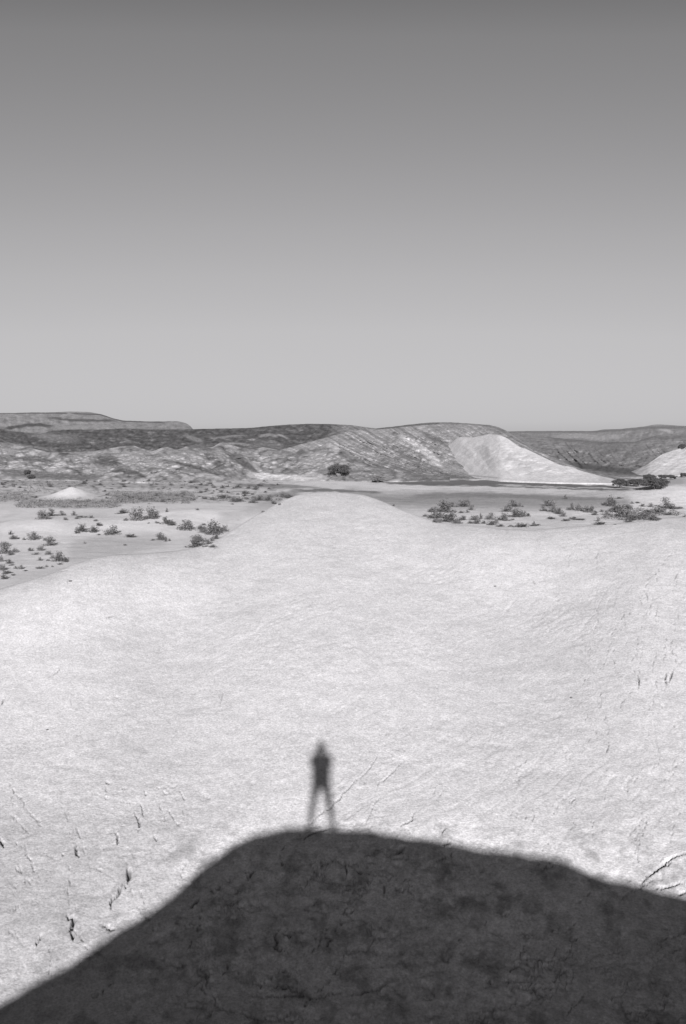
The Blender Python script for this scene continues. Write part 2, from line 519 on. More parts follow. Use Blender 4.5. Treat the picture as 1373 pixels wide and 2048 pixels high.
for args in [
        ([(690, 985), (780, 1000), (900, 1000), (1050, 1003), (1150, 1005), (1260, 1004)], [2, 10, 13, 12, 9, 6], .34, 16),
        ([(830, 992), (950, 989), (1100, 996), (1230, 1000)], [4, 4, 3, 3], .27, 4),
        ([(585, 982), (650, 980.5), (700, 982), (760, 985)], 2.4, .22, 1.5),
        ([(500, 998), (560, 991), (600, 985)], 5, .36, 4),
        ([(440, 1035), (480, 1030), (520, 1018), (560, 1002)], 9, .50, 8),
        ([(740, 961), (850, 965), (960, 966), (1100, 972), (1260, 978)], [3, 6, 5.5, 5, 4], .17, 2),
        ([(1000, 970), (1100, 974), (1250, 977)], .8, .5, 1),
        ([(470, 969), (540, 972), (640, 975)], [1.5, 3.5, 2], .34, 2),
        ([(430, 962), (520, 956)], 3, .62, 2),
        ([(40, 1006), (150, 1008), (240, 1007)], [5, 8, 6], .42, 5),
        ([(230, 996), (300, 994), (390, 992)], [8, 10, 6], .42, 5),
        ([(0, 990), (40, 995), (90, 1003)], [5, 5, 3], .45, 4),
        ([(140, 1105), (220, 1090), (330, 1080)], [18, 22, 8], .54, 10),
        ([(-80, 962), (120, 966), (420, 974)], [4, 6, 4], .50, 3),
        ([(1290, 968), (1373, 962)], 6, .42, 3)]:
    T = np.where(PLM, strip(T, PX2, PY2, *args, wx=wy), T)
mot = sstep(-.05, .35, fbm(PX2 / 16, PY2 / 3.2, 4, 191)) * sstep(640, 520, PX2) * sstep(956, 962, PY2) * (1 - sstep(1000, 1010, PY2))
T = np.where(PLM, T * (1 - .42 * mot), T)
rf = sstep(660, 760, PX2) * sstep(960, 985, PY2)
T = np.where(PLM, T * (1 + rf * (.22 * fbm(PX2 / 40, PY2 / 2.2, 4, 195) + .12 * fbm(PX2 / 7, PY2 / 1.6, 3, 197))), T)
T = np.where(PLM, T * (1 - .16 * sstep(1012, 1000, PY2) * sstep(640, 520, PX2)), T)
# the bleached little cone and wadi sands
dcone = bump_at(146, 997, 1.0, 3.6, 6, 2.0)
T = T + (.60 - T) * sstep(.15, .5, dcone)
# darker banded crust at the lower left, paler polished clay in the middle
mL = near & infr
lowleft = sstep(330, 60, PX2) * sstep(1600, 1680, PY2) * (1 - sstep(1820, 1880, PY2))
band = fbm(PX2 / 160, PY2 / 7, 3, 95)
T = np.where(mL, T - lowleft * (.06 + .07 * band), T)
rgt = sstep(820, 1000, PX2 + 60 * wA) * sstep(1180, 1280, PY2) * (1 - sstep(1420, 1560, PY2))
T = np.where(mL, T - rgt * (.03 + .04 * fbm(X2 / 1.2, Y2 / .5, 3, 97)), T)
T = T * (1 - .84 * np.clip(CR, 0, 1))  # shade inside the cracks, painted into the ground tone
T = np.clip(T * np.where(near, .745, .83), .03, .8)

# ------------------------------------------------------------------ materials


def new_mat(name):
    m = bpy.data.materials.new(name)
    m.use_nodes = True
    n, l = m.node_tree.nodes, m.node_tree.links
    n.clear()
    o = n.new("ShaderNodeOutputMaterial")
    b = n.new("ShaderNodeBsdfPrincipled")
    l.new(b.outputs[0], o.inputs[0])
    b.inputs['Roughness'].default_value = .95
    b.inputs['Specular IOR Level'].default_value = .1
    return m, n, l, b


def earth(name, scales, amp, bump=.3, bdist=.03, bscale=None, tint=(1, .985, 1.005)):
    """tone attribute times mineral speckle; scales in metres"""
    m, n, l, b = new_mat(name)
    at = n.new("ShaderNodeAttribute"); at.attribute_name = "tone"
    tc = n.new("ShaderNodeNewGeometry")
    cur = at.outputs['Fac']
    for s, a in zip(scales, amp):
        nt = n.new("ShaderNodeTexNoise"); nt.inputs['Scale'].default_value = 1 / s
        nt.inputs['Detail'].default_value = 3.0; nt.inputs['Roughness'].default_value = .7
        l.new(tc.outputs['Position'], nt.inputs['Vector'])
        mr = n.new("ShaderNodeMapRange")
        mr.inputs[1].default_value = .25; mr.inputs[2].default_value = .75
        mr.inputs[3].default_value = 1 - a; mr.inputs[4].default_value = 1 + a
        l.new(nt.outputs[0], mr.inputs[0])
        mu = n.new("ShaderNodeMath"); mu.operation = 'MULTIPLY'
        l.new(cur, mu.inputs[0]); l.new(mr.outputs[0], mu.inputs[1])
        cur = mu.outputs[0]
    cc = n.new("ShaderNodeCombineColor")
    for k in range(3):
        mt = n.new("ShaderNodeMath"); mt.operation = 'MULTIPLY'; mt.inputs[1].default_value = tint[k]
        l.new(cur, mt.inputs[0]); l.new(mt.outputs[0], cc.inputs[k])
    l.new(cc.outputs[0], b.inputs['Base Color'])
    nb = n.new("ShaderNodeTexNoise"); nb.inputs['Scale'].default_value = 1 / (bscale or scales[0])
    nb.inputs['Detail'].default_value = 4; nb.inputs['Roughness'].default_value = .65
    l.new(tc.outputs['Position'], nb.inputs['Vector'])
    bp = n.new("ShaderNodeBump"); bp.inputs['Strength'].default_value = bump; bp.inputs['Distance'].default_value = bdist
    l.new(nb.outputs[0], bp.inputs['Height']); l.new(bp.outputs[0], b.inputs['Normal'])
    return m


def flat_mat(name, v, var=.25, sc=6.0, rough=.9, tint=(1, .98, 1)):
    m, n, l, b = new_mat(name)
    b.inputs['Roughness'].default_value = rough
    tc = n.new("ShaderNodeNewGeometry")
    nt = n.new("ShaderNodeTexNoise"); nt.inputs['Scale'].default_value = sc; nt.inputs['Detail'].default_value = 3
    l.new(tc.outputs['Position'], nt.inputs['Vector'])
    cr = n.new("ShaderNodeValToRGB")
    cr.color_ramp.elements[0].position = .3; cr.color_ramp.elements[1].position = .7
    cr.color_ramp.elements[0].color = tuple(v * (1 - var) * t for t in tint) + (1,)
    cr.color_ramp.elements[1].color = tuple(v * (1 + var) * t for t in tint) + (1,)
    l.new(nt.outputs[0], cr.inputs[0]); l.new(cr.outputs[0], b.inputs['Base Color'])
    return m


M_GROUND = earth("pale_marl", [.045, .13, .6, 2.4], [.32, .15, .08, .04], .38, .03, .06)
M_WHITE = earth("white_marl", [.5, 2.0, 6.0], [.14, .10, .06], .4, .2, 1.2)
M_HILL = earth("desert_hill", [.7, 2.4, 7.0], [.30, .20, .12], .6, .5, 1.6)


def grid_mesh(name, co, nr, nc, tone, mat, wrap=False, flip=False):
    me = bpy.data.meshes.new(name)
    idx = np.arange(nr * nc).reshape(nr, nc)
    a, b, c, d = idx[:-1, :-1], idx[:-1, 1:], idx[1:, 1:], idx[1:, :-1]
    q = np.stack([a, b, c, d] if flip else [a, d, c, b], -1).reshape(-1, 4)
    me.vertices.add(len(co)); me.vertices.foreach_set("co", co.astype(np.float32).ravel())
    me.loops.add(q.size); me.loops.foreach_set("vertex_index", q.astype(np.int32).ravel())
    me.polygons.add(len(q)); me.polygons.foreach_set("loop_start", np.arange(0, q.size, 4, dtype=np.int32))
    me.polygons.foreach_set("use_smooth", np.ones(len(q), bool))
    me.update(calc_edges=True)
    at = me.attributes.new("tone", 'FLOAT', 'POINT')
    at.data.foreach_set("value", tone.astype(np.float32).ravel())
    me.materials.append(mat)
    o = bpy.data.objects.new(name, me)
    COL.objects.link(o)
    return o, q


co = np.stack([X2, Y2, ZG], -1).reshape(-1, 3)
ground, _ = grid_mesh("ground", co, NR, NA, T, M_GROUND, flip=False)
ground["kind"] = "structure"
del co

# ------------------------------------------------------------------ hills
PXH = np.arange(-420, 1800, 2.0)
HILLS = []


def ext(pts, l=-420, r=1800):
    return [(l, pts[0][1])] + list(pts) + [(r, pts[-1][1])]


def gul(PX, PY, a=30, b=15, seed=400):
    n = np.abs(fbm((PX + .5 * PY) / a, PY / b, 3, seed, .42))
    return 1 - sstep(0, .16, n)


def hill(name, crest, base, rc_add, tone_fn, lobes=2.0, lsc=38, rows=90, gully=None, prof=.8, back=60, x0=-420, x1=1800, rb=None, alb=.75, fine=.8, gl=0.0, mat=None):
    px = np.arange(x0, x1 + .1, 2.0)
    yc = smoothtab(crest, px, 4) + .5 * fbm(px / 9, px * 0, 3, 7)
    yb = smoothtab(base, px, 6)
    yc = np.minimum(yc, yb - .3)
    v = np.linspace(0, 1, rows)[:, None]
    PY = yb[None] + (yc - yb)[None] * v ** .9
    PX = np.repeat(px[None], rows, 0)
    x, y, z = ray(px, yb); hb = np.hypot(x, y)
    r_b = np.minimum(-(PLAIN + .2) / np.maximum(-z / hb, 1e-4), 5000) if rb is None else np.full(len(px), float(rb))
    k = (yb - yc) / max(1.0, float((yb - yc).max()))
    rc = r_b + rc_add * (.25 + .75 * k)
    Rg = r_b[None] + (rc - r_b)[None] * (v ** prof)
    scale = rc_add / 50.0
    e = np.sin(np.pi * np.clip(v, 0, 1)) ** .7
    Rg = Rg - scale * lobes * 2 * e * np.abs(fbm(PX / lsc, PY / (lsc * .55), 4, 101)) - scale * fine * e * fbm(PX / 9, PY / 6, 3, 105)
    if gl:
        Rg = Rg + scale * e * 1.6 * gl * gul(PX, PY)
    if gully is not None:
        Rg = Rg + scale * e * gully(PX, PY, v) * 2.5
    x, y, z = ray(PX, PY); h = np.hypot(x, y)
    Xh, Yh, Zh = Rg * x / h, Rg * y / h, Rg * z / h
    Tn = tone_fn(PX, PY, v)
    # skirt in front, back slope behind
    ux, uy = x / h, y / h
    fr = [np.stack([Xh[0] - 2 * ux[0], Yh[0] - 2 * uy[0], Zh[0] - 3], -1)]
    bk = []
    for t, in ((.08,), (.3,), (.6,), (1.0,)):
        bk.append(np.stack([Xh[-1] + back * t * ux[-1], Yh[-1] + back * t * uy[-1],
                            Zh[-1] + (min(PLAIN - 3, PLAIN - 3) - Zh[-1]) * (t ** 1.5)], -1))
    body = np.stack([Xh, Yh, Zh], -1)
    co = np.concatenate([np.array(fr), body, np.array(bk)], 0)
    tn = np.concatenate([Tn[:1], Tn, np.repeat(Tn[-1:], 4, 0)], 0)
    nr, nc = co.shape[:2]
    o, q = grid_mesh(name, co.reshape(-1, 3), nr, nc, np.clip(tn * alb, .02, .75), mat or M_HILL)
    o["kind"] = "structure"
    HILLS.append(BVHTree.FromPolygons(co.reshape(-1, 3).tolist(), q.tolist()))
    return o


def streak(PX, PY, v, run, sc=4.5, seed=200):
    d = np.clip((PY - 846) / 110.0, 0, 1.2)
    g = run * (.75 * d + .35 * d ** 2.4)
    u = (PX - g) / sc + .5 * fbm(PX / 25, PY / 14, 2, seed + 9)
    return fbm(u, d * 1.1 + (PX - g) / 260, 4, seed, .62)


def mott(PX, PY, a=18, b=9, seed=300, oct=5):
    return fbm(PX / a, PY / b, oct, seed, .58)


# far tableland on the left
def t_mesa(PX, PY, v):
    t = .29 + .15 * mott(PX, PY, 16, 5, 301) + .05 * streak(PX, PY, v, -30, 4, 210)
    wy = 2.0 * fbm(PX / 14, PY / 5, 3, 303)
    t = strip(t, PX, PY, [(95, 835), (140, 840), (180, 841), (230, 841)], 1.6, .13, 2, 15, wy)
    t = strip(t, PX, PY, [(10, 857), (50, 851), (80, 849), (115, 856)], 2.4, .11, 2, 10, wy)
    t = strip(t, PX, PY, [(-200, 827), (60, 826), (110, 826), (200, 829), (245, 842), (330, 845)], 1.0, .13, 1.2, 10, 0)
    t = strip(t, PX, PY, [(0, 850), (26, 850)], 2, .34, 2, 6, wy)
    t = strip(t, PX, PY, [(100, 856), (180, 853), (230, 852)], 2.5, .32, 2, 20, wy)
    t = strip(t, PX, PY, [(135, 826), (160, 833)], 1.3, .32, 1.2, 3, 0)
    return t


hill("hill", [(-420, 835), (-150, 830), (0, 826), (25, 826), (60, 825), (100, 825), (140, 823), (180, 824), (205, 829), (225, 836), (245, 841), (300, 843), (350, 842), (366, 844), (378, 849), (386, 857), (396, 872), (1800, 872)],
     [(-420, 879), (1800, 879)], 420, t_mesa, rb=1150, back=400, x1=520)


# far ridge on the right
def t_far_r(PX, PY, v):
    t = .28 + .07 * mott(PX, PY, 14, 6, 311) + .06 * streak(PX, PY, v, -40, 4, 220)
    wy = 2.5 * fbm(PX / 12, PY / 5, 3, 313)
    t = strip(t, PX, PY, [(1110, 873), (1160, 872), (1200, 876), (1245, 872)], [3, 4, 5, 3], .36, 2.5, 14, wy)
    t = strip(t, PX, PY, [(1318, 857), (1330, 860), (1346, 865)], 2.6, .42, 1.6, 6, wy)
    t = strip(t, PX, PY, [(1010, 863), (1060, 863), (1190, 863), (1240, 860), (1300, 855), (1373, 855)], 2, .21, 2, 10, 0)
    return t


hill("hill", [(850, 885), (960, 875), (1010, 863), (1060, 862), (1190, 862), (1205, 859), (1240, 858), (1290, 853), (1310, 849), (1325, 849), (1350, 851), (1373, 852), (1500, 856), (1800, 862)],
     [(850, 893), (1800, 893)], 200, t_far_r, rb=640, back=250, x0=850)


# valley side on the right, strata sweeping down to the flat
def t_val(PX, PY, v):
    t = .215 + .08 * mott(PX, PY, 15, 6, 321) + .06 * fbm((PX) / 90, (PY - .25 * (PX - 1000) * np.exp(-(PX - 1000) / 160)) / 2.6, 3, 323)
    wy = 2.5 * fbm(PX / 12, PY / 5, 3, 325)
    t = strip(t, PX, PY, [(1100, 887), (1125, 897), (1150, 908)], 3, .25, 3, 8, wy)
    t = strip(t, PX, PY, [(1180, 905), (1230, 900), (1290, 903)], 8, .20, 6, 20, wy * 2)
    t = strip(t, PX, PY, [(1100, 875), (1150, 880), (1200, 884), (1270, 884), (1300, 876), (1373, 874)], 2.6, .165, 3, 10, 0)
    t = strip(t, PX, PY, [(1140, 928), (1200, 937), (1270, 944), (1373, 948)], 5, .11, 4, 20, wy)
    return t


hill("hill", [(880, 905), (980, 866), (1010, 863.5), (1030, 866), (1060, 870), (1100, 875), (1150, 879), (1200, 884), (1270, 884), (1300, 874), (1320, 870), (1373, 869), (1500, 868), (1800, 870)],
     [(880, 952), (1100, 952), (1250, 955), (1373, 950), (1800, 950)], 110, t_val, x0=880, back=90, gully=lambda a, b, v: streak(a, b, v, 90, 7, 230) * .7)


# middle hill, fluted flank
def t_mid(PX, PY, v):
    s = streak(PX, PY, v, 215, 8.0, 240)
    t = .215 + .19 * s + .04 * mott(PX, PY, 10, 6, 331)
    wy = 2.0 * fbm(PX / 12, PY / 5, 3, 333)
    t = strip(t, PX, PY, [(750, 858), (800, 853), (840, 849), (880, 846)], 1.6, .10, 1.4, 6, 0)
    t = strip(t, PX, PY, [(880, 846), (930, 847), (980, 852), (1010, 862)], 1.4, .14, 1.4, 6, 0)
    t = strip(t, PX, PY, [(785, 866), (798, 868), (806, 871)], 2, .09, 2, 4, wy)
    t = strip(t, PX, PY, [(800, 870), (830, 888), (860, 910), (885, 935)], [3, 6, 8, 8], .36, 4, 8, wy)
    t = strip(t, PX, PY, [(770, 884), (800, 903), (830, 922), (862, 938), (890, 945)], [3, 7, 9, 8, 4], .15, 4, 8, wy)
    t = strip(t, PX, PY, [(845, 866), (870, 878), (900, 892)], [4, 6, 4], .13, 4, 8, wy)
    return t


hill("hill", [(560, 900), (700, 862), (740, 858), (780, 854), (820, 849), (860, 845), (900, 844.5), (940, 847), (980, 850), (1000, 855), (1018, 864), (1045, 882), (1085, 903), (1130, 925), (1180, 945), (1260, 957), (1800, 957)],
     [(560, 953), (760, 956), (900, 955), (1000, 957), (1300, 960), (1800, 960)], 62, t_mid, x0=560, x1=1300, gully=lambda a, b, v: streak(a, b, v, 215, 8.0, 240), alb=.88)


# dark capped hill on the left and its fluted right flank
def t_left(PX, PY, v):
    s = streak(PX, PY, v, 215, 8.0, 250)
    cap = .098 + .075 * mott(PX, PY, 11, 5, 341) + .025 * fbm((PX + PY) / 5, PY / 7, 3, 342) + .08 * sstep(.15, .35, mott(PX, PY, 20, 6, 349))
    fl = .215 + .20 * s + .03 * mott(PX, PY, 9, 6, 347)
    k = sstep(655, 700, PX + 8 * mott(PX, PY, 10, 10, 343) - (PY - 850) * -.35)
    t = cap * (1 - k) + fl * k
    wy = 2.4 * fbm(PX / 12, PY / 5, 3, 345)
    t = strip(t, PX, PY, [(62, 868), (100, 875), (150, 878)], [2, 6, 7], .18, 6, 22, wy * 2)
    t = strip(t, PX, PY, [(-200, 883), (0, 886), (50, 892), (110, 899)], 2, .19, 2, 10, wy)
    t = strip(t, PX, PY, [(370, 870), (390, 878), (405, 884)], 3.5, .19, 3, 5, wy)
    t = strip(t, PX, PY, [(430, 876), (460, 873), (485, 871)], 1.6, .2, 1.6, 6, wy)
    t = strip(t, PX, PY, [(520, 872), (540, 869), (555, 873)], 2.2, .25, 1.6, 5, 0)
    t = strip(t, PX, PY, [(556, 869), (566, 872), (576, 877)], 1.6, .26, 1.4, 4, 0)
    t = strip(t, PX, PY, [(452, 888), (470, 886), (500, 890)], 1.8, .24, 1.6, 5, 0)
    t = strip(t, PX, PY, [(250, 878), (262, 884)], 2, .2, 2, 4, wy)
    t = strip(t, PX, PY, [(575, 861), (592, 862)], 1, .18, 1.2, 4, 0)
    t = strip(t, PX, PY, [(624, 853), (640, 854)], 1.2, .18, 1.4, 4, 0)
    t = strip(t, PX, PY, [(500, 885), (540, 888), (570, 895)], 6, .15, 4, 12, wy)
    return t


hill("hill", [(-420, 850), (-150, 853), (0, 857), (20, 862), (60, 866), (85, 867), (105, 861), (150, 859), (200, 859.5), (250, 857), (300, 859), (360, 859), (400, 858), (450, 857), (500, 856), (540, 852), (580, 849), (620, 847.5), (660, 848), (700, 850), (730, 854), (755, 857), (790, 872), (830, 900), (870, 925), (930, 945), (1000, 955), (1100, 957)],
     [(-420, 950), (300, 950), (600, 950), (760, 957), (900, 957), (1100, 958)], 66, t_left, x1=1040, gully=lambda a, b, v: streak(a, b, v, 215, 8.0, 250) * sstep(640, 720, a), alb=.68)


# rounded foothills in front of it
def t_foot(PX, PY, v):
    t = .225 + .10 * mott(PX, PY, 24, 9, 351, 4) + .045 * streak(PX, PY, v, 60, 7, 260)
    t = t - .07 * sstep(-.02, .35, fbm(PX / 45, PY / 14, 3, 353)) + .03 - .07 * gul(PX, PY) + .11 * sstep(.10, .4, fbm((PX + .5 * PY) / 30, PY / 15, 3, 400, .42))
    wy = 2.6 * fbm(PX / 12, PY / 6, 3, 355)
    t = strip(t, PX, PY, [(195, 921), (225, 923), (240, 926)], 8, .10, 6, 10, wy * 1.6)
    t = strip(t, PX, PY, [(222, 942), (245, 941), (275, 946), (292, 955)], [2, 4, 4, 2], .10, 2, 5, wy * .5)
    t = strip(t, PX, PY, [(350, 924), (375, 931), (400, 937), (440, 950)], [1, 2.5, 3, 2], .11, 2.5, 6, wy * .6)
    t = strip(t, PX, PY, [(345, 915), (375, 912), (410, 918)], [4, 8, 10], .28, 5, 8, wy)
    t = strip(t, PX, PY, [(240, 920), (280, 922), (330, 930)], [5, 8, 6], .27, 5, 8, wy)
    t = strip(t, PX, PY, [(375, 899), (400, 892), (430, 903)], [2, 4, 4], .15, 3, 8, wy)
    t = strip(t, PX, PY, [(455, 908), (480, 922), (520, 945)], [4, 6, 5], .13, 5, 6, wy)
    t = strip(t, PX, PY, [(498, 921), (512, 935), (530, 948)], [2, 4, 2], .33, 2, 4, 0)
    t = strip(t, PX, PY, [(590, 900), (600, 905), (625, 915)], [3, 5, 6], .14, 4, 6, wy)
    t = strip(t, PX, PY, [(615, 915), (640, 920), (668, 930)], [6, 14, 12], .29, 6, 10, wy * 1.5)
    t = strip(t, PX, PY, [(0, 915), (60, 918), (110, 922)], 4, .13, 4, 14, wy * 1.5)
    t = strip(t, PX, PY, [(25, 928), (50, 927)], 5, .25, 4, 8, wy)
    t = strip(t, PX, PY, [(0, 944), (60, 948), (120, 953), (200, 956)], [5, 6, 5, 3], .14, 4, 14, wy)
    t = strip(t, PX, PY, [(500, 950), (560, 953), (640, 958)], [5, 3, 1], .52, 2.5, 12, 0)
    return t


hill("hill", [(-420, 885), (-100, 890), (0, 889), (50, 893), (100, 905), (140, 904), (190, 902), (240, 893), (268, 891), (288, 898), (308, 902), (325, 895), (338, 894), (352, 900), (375, 892), (398, 889), (425, 895), (437, 887), (447, 884), (470, 892), (500, 898), (530, 894), (560, 901), (590, 906), (606, 896), (622, 901), (645, 892), (660, 883), (676, 893), (705, 912), (740, 930), (800, 946), (860, 954), (940, 958)],
     [(-420, 957), (0, 958), (200, 962), (350, 966), (440, 962), (520, 956), (640, 960), (760, 963), (860, 961), (940, 961)], 34, t_foot, lobes=3.2, lsc=30, x1=900, prof=.9, gl=.7, fine=.4)


# white marl hill
def t_white(PX, PY, v):
    t = .41 + .03 * mott(PX, PY, 24, 16, 361) + .035 * streak(PX, PY, v, 60, 22, 270) + .05 * streak(PX, PY, v, 90, 7, 275)
    wy = 3 * fbm(PX / 12, PY / 6, 3, 365)
    t = strip(t, PX, PY, [(955, 895), (975, 912), (990, 935)], [3, 16, 12], .34, 8, 8, wy)
    t = strip(t, PX, PY, [(1000, 900), (1030, 922), (1065, 942)], [5, 9, 4], .35, 6, 8, wy)
    t = strip(t, PX, PY, [(905, 885), (925, 900), (945, 915)], [3, 8, 6], .38, 6, 8, wy)
    t = strip(t, PX, PY, [(880, 945), (930, 950), (1000, 956)], 1, .28, 1.2, 8, 0)
    return t


hill("hill", [(856, 946), (862, 925), (868, 902), (885, 896), (903, 887), (912, 877), (922, 873.5), (945, 875), (960, 872), (978, 868), (1000, 870), (1016, 877), (1038, 893), (1060, 901), (1082, 912), (1120, 930), (1145, 934), (1160, 941), (1205, 953), (1250, 963), (1300, 965)],
     [(856, 947), (900, 951), (1000, 961), (1100, 965), (1250, 967), (1300, 967)], 30, t_white, x0=856, x1=1262, lobes=1.5, lsc=44, back=20, prof=.85, alb=.97, fine=.35, gl=.25, mat=M_WHITE)


# pale spur at the right edge
def t_spur(PX, PY, v):
    t = .30 + .10 * fbm((PX + 1.4 * PY) / 8, PY / 60, 3, 371) + .03 * mott(PX, PY, 12, 6, 373)
    return t


hill("hill", [(1215, 948), (1262, 944), (1290, 932), (1312, 917), (1325, 908), (1350, 900), (1373, 893), (1450, 880), (1600, 878), (1800, 885)],
     [(1215, 951), (1300, 953), (1373, 950), (1500, 952), (1800, 955)], 26, t_spur, x0=1215, back=30, gl=.4, alb=.95, fine=.4, mat=M_WHITE)

hi = [o for o in bpy.data.objects if o.name.startswith("hill")]
HL = ["distant pale tableland above the dark hill on the left", "distant flat-topped ridge on the right skyline",
      "grey valley side with sweeping strata on the right", "fluted grey middle hill behind the white marl hill",
      "long dark-capped hill on the left with a fluted right flank", "low rounded mottled foothills below the dark-capped hill",
      "smooth white marl hill at the foot of the middle hill", "pale striped spur running out of the right edge"]
for o, lb in zip(sorted(hi, key=lambda o: o.name), HL):
    o["label"] = lb


def drop_on(px, py, prefer_hill=False):
    """the point of the built terrain that the photograph shows at this pixel"""
    x, y, z = ray(px, py)
    d = Vector((x, y, z)).normalized()
    best = None
    g = hit_ground(ZG, px, py)
    if g is not None:
        best = g
    for b in HILLS:
        h = b.ray_cast(Vector((0, 0, 0)), d)
        if h[0] is not None and (best is None or h[0].length < best.length - .01):
            best = h[0]
    return best


# ------------------------------------------------------------------ plants
M_LEAF = flat_mat("shrub_leaf", .085, .45, 9.0)
M_LEAF2 = flat_mat("pale_shrub_leaf", .13, .4, 9.0)
M_STEM = flat_mat("dry_stem", .13, .3, 20.0)
M_TREE = flat_mat("acacia_leaf", .06, .45, 3.0)
M_BARK = flat_mat("acacia_bark", .09, .3, 12.0)
M_SCRUB = flat_mat("dry_scrub", .11, .4, 2.0)


class MB:
    def __init__(s):
        s.v, s.f = [], []

    def leaf(s, c, size, rnd):
        d = Vector((rnd.gauss(0, 1), rnd.gauss(0, 1), rnd.gauss(0, .8))).normalized()
        e = d.orthogonal().normalized()
        e.rotate(Matrix.Rotation(rnd.uniform(0, 6.28), 3, d))
        f = d.cross(e)
        a = size * rnd.uniform(.6, 1.3); b = a * rnd.uniform(.35, .7)
        n = len(s.v)
        s.v += [c - e * a, c + f * b - d * a * .12, c + e * a, c - f * b - d * a * .12]
        s.f.append((n, n + 1, n + 2, n + 3))

    def tube(s, pts, r0, r1, k=5):
        base = len(s.v)
        n = len(pts)
        for i, p in enumerate(pts):
            t = (pts[min(i + 1, n - 1)] - pts[max(i - 1, 0)]).normalized()
            a = t.orthogonal().normalized(); b = t.cross(a)
            r = r0 + (r1 - r0) * i / (n - 1)
            for j in range(k):
                th = 2 * math.pi * j / k
                s.v.append(p + (a * math.cos(th) + b * math.sin(th)) * r)
        for i in range(n - 1):
            for j in range(k):
                s.f.append((base + i * k + j, base + i * k + (j + 1) % k, base + (i + 1) * k + (j + 1) % k, base + (i + 1) * k + j))
        s.f.append(tuple(base + (n - 1) * k + j for j in range(k)))

    def mesh(s, name, mat):
        me = bpy.data.meshes.new(name)
        me.from_pydata([tuple(v) for v in s.v], [], s.f)
        me.materials.append(mat)
        return me


def shrub_meshes(seed, dense=1.0, spiky=.5):
    """unit shrub: about 1 m wide, 1 m tall before scaling"""
    rnd = random.Random(seed)
    st, lf = MB(), MB()
    n_st = 13
    for i in range(n_st):
        a = rnd.uniform(0, 6.28); out = rnd.uniform(.08, .5); top = rnd.uniform(.45, 1.0) * (1 - .45 * (out / .5) ** 2)
        p0 = Vector((rnd.uniform(-.05, .05), rnd.uniform(-.05, .05), -.05))
        p3 = Vector((out * math.cos(a), out * math.sin(a), top))
        p1 = p0.lerp(p3, .35) + Vector((0, 0, .05)); p2 = p0.lerp(p3, .7) + Vector((rnd.gauss(0, .03), rnd.gauss(0, .03), .04))
        st.tube([p0, p1, p2, p3], .012, .004, 4)
        for k in range(int(44 * dense)):
            t = rnd.uniform(.3, 1.06)
            c = p0.lerp(p3, t) + Vector((rnd.gauss(0, .07), rnd.gauss(0, .07), rnd.gauss(0, .055)))
            c.z = max(.0, c.z)
            lf.leaf(c, .05, rnd)
        if rnd.random() < spiky:
            for k in range(6):
                c = p3 + Vector((rnd.gauss(0, .02), rnd.gauss(0, .02), .02 + k * .02))
                lf.leaf(c, .022, rnd)
    for k in range(int(260 * dense)):                  # low skirt
        a = rnd.uniform(0, 6.28); q = rnd.uniform(.1, .5)
        lf.leaf(Vector((q * math.cos(a), q * math.sin(a), abs(rnd.gauss(0, .2)) * (1 - q))), .05, rnd)
    return lf, st


PROTO = []
for i in range(6):
    lf, st = shrub_meshes(50 + i, [1.2, .9, .7, 1.4, .8, 1.0][i], [.3, .7, .9, .2, .8, .5][i])
    both = MB(); both.v = lf.v + st.v; both.f = lf.f + [tuple(k + len(lf.v) for k in f) for f in st.f]
    mf = lf.mesh("foliage", M_LEAF if i % 3 else M_LEAF2)
    ms = st.mesh("stem", M_STEM)
    mb = both.mesh("desert_shrub", M_LEAF2 if i % 2 else M_LEAF)
    mb.materials.append(M_STEM)
    mi = np.zeros(len(mb.polygons), np.int32); mi[len(lf.f):] = 1
    mb.polygons.foreach_set("material_index", mi)
    PROTO.append((mf, ms, mb))
cnt_shrub = 0


def place_shrub(px, py, w, h, label=None, group=None, k=None):
    global cnt_shrub
    p = drop_on(px, py)
    if p is None:
        return
    dist = math.hypot(p.x, p.y)
    W, H = w * dist / F, h * dist / F
    k = random.randrange(6) if k is None else k
    big = w >= 20 and label is not None and dist < 200
    rz = random.uniform(0, 6.28)
    if big:
        t = bpy.data.objects.new("desert_shrub", None)
        t.empty_display_size = .2
        COL.objects.link(t)
        for nm, me in (("foliage", PROTO[k][0]), ("stem", PROTO[k][1])):
            c = bpy.data.objects.new(nm, me); COL.objects.link(c); c.parent = t
    else:
        t = bpy.data.objects.new("desert_shrub", PROTO[k][2]); COL.objects.link(t)
    t.location = p - Vector((0, 0, .03))
    t.rotation_euler = (0, 0, rz)
    t.scale = (W * 1.22, W * 1.22, H * 1.15)
    t["category"] = "shrub"
    t["label"] = label or "small shrub"
    if group:
        t["group"] = group
    cnt_shrub += 1
    return t


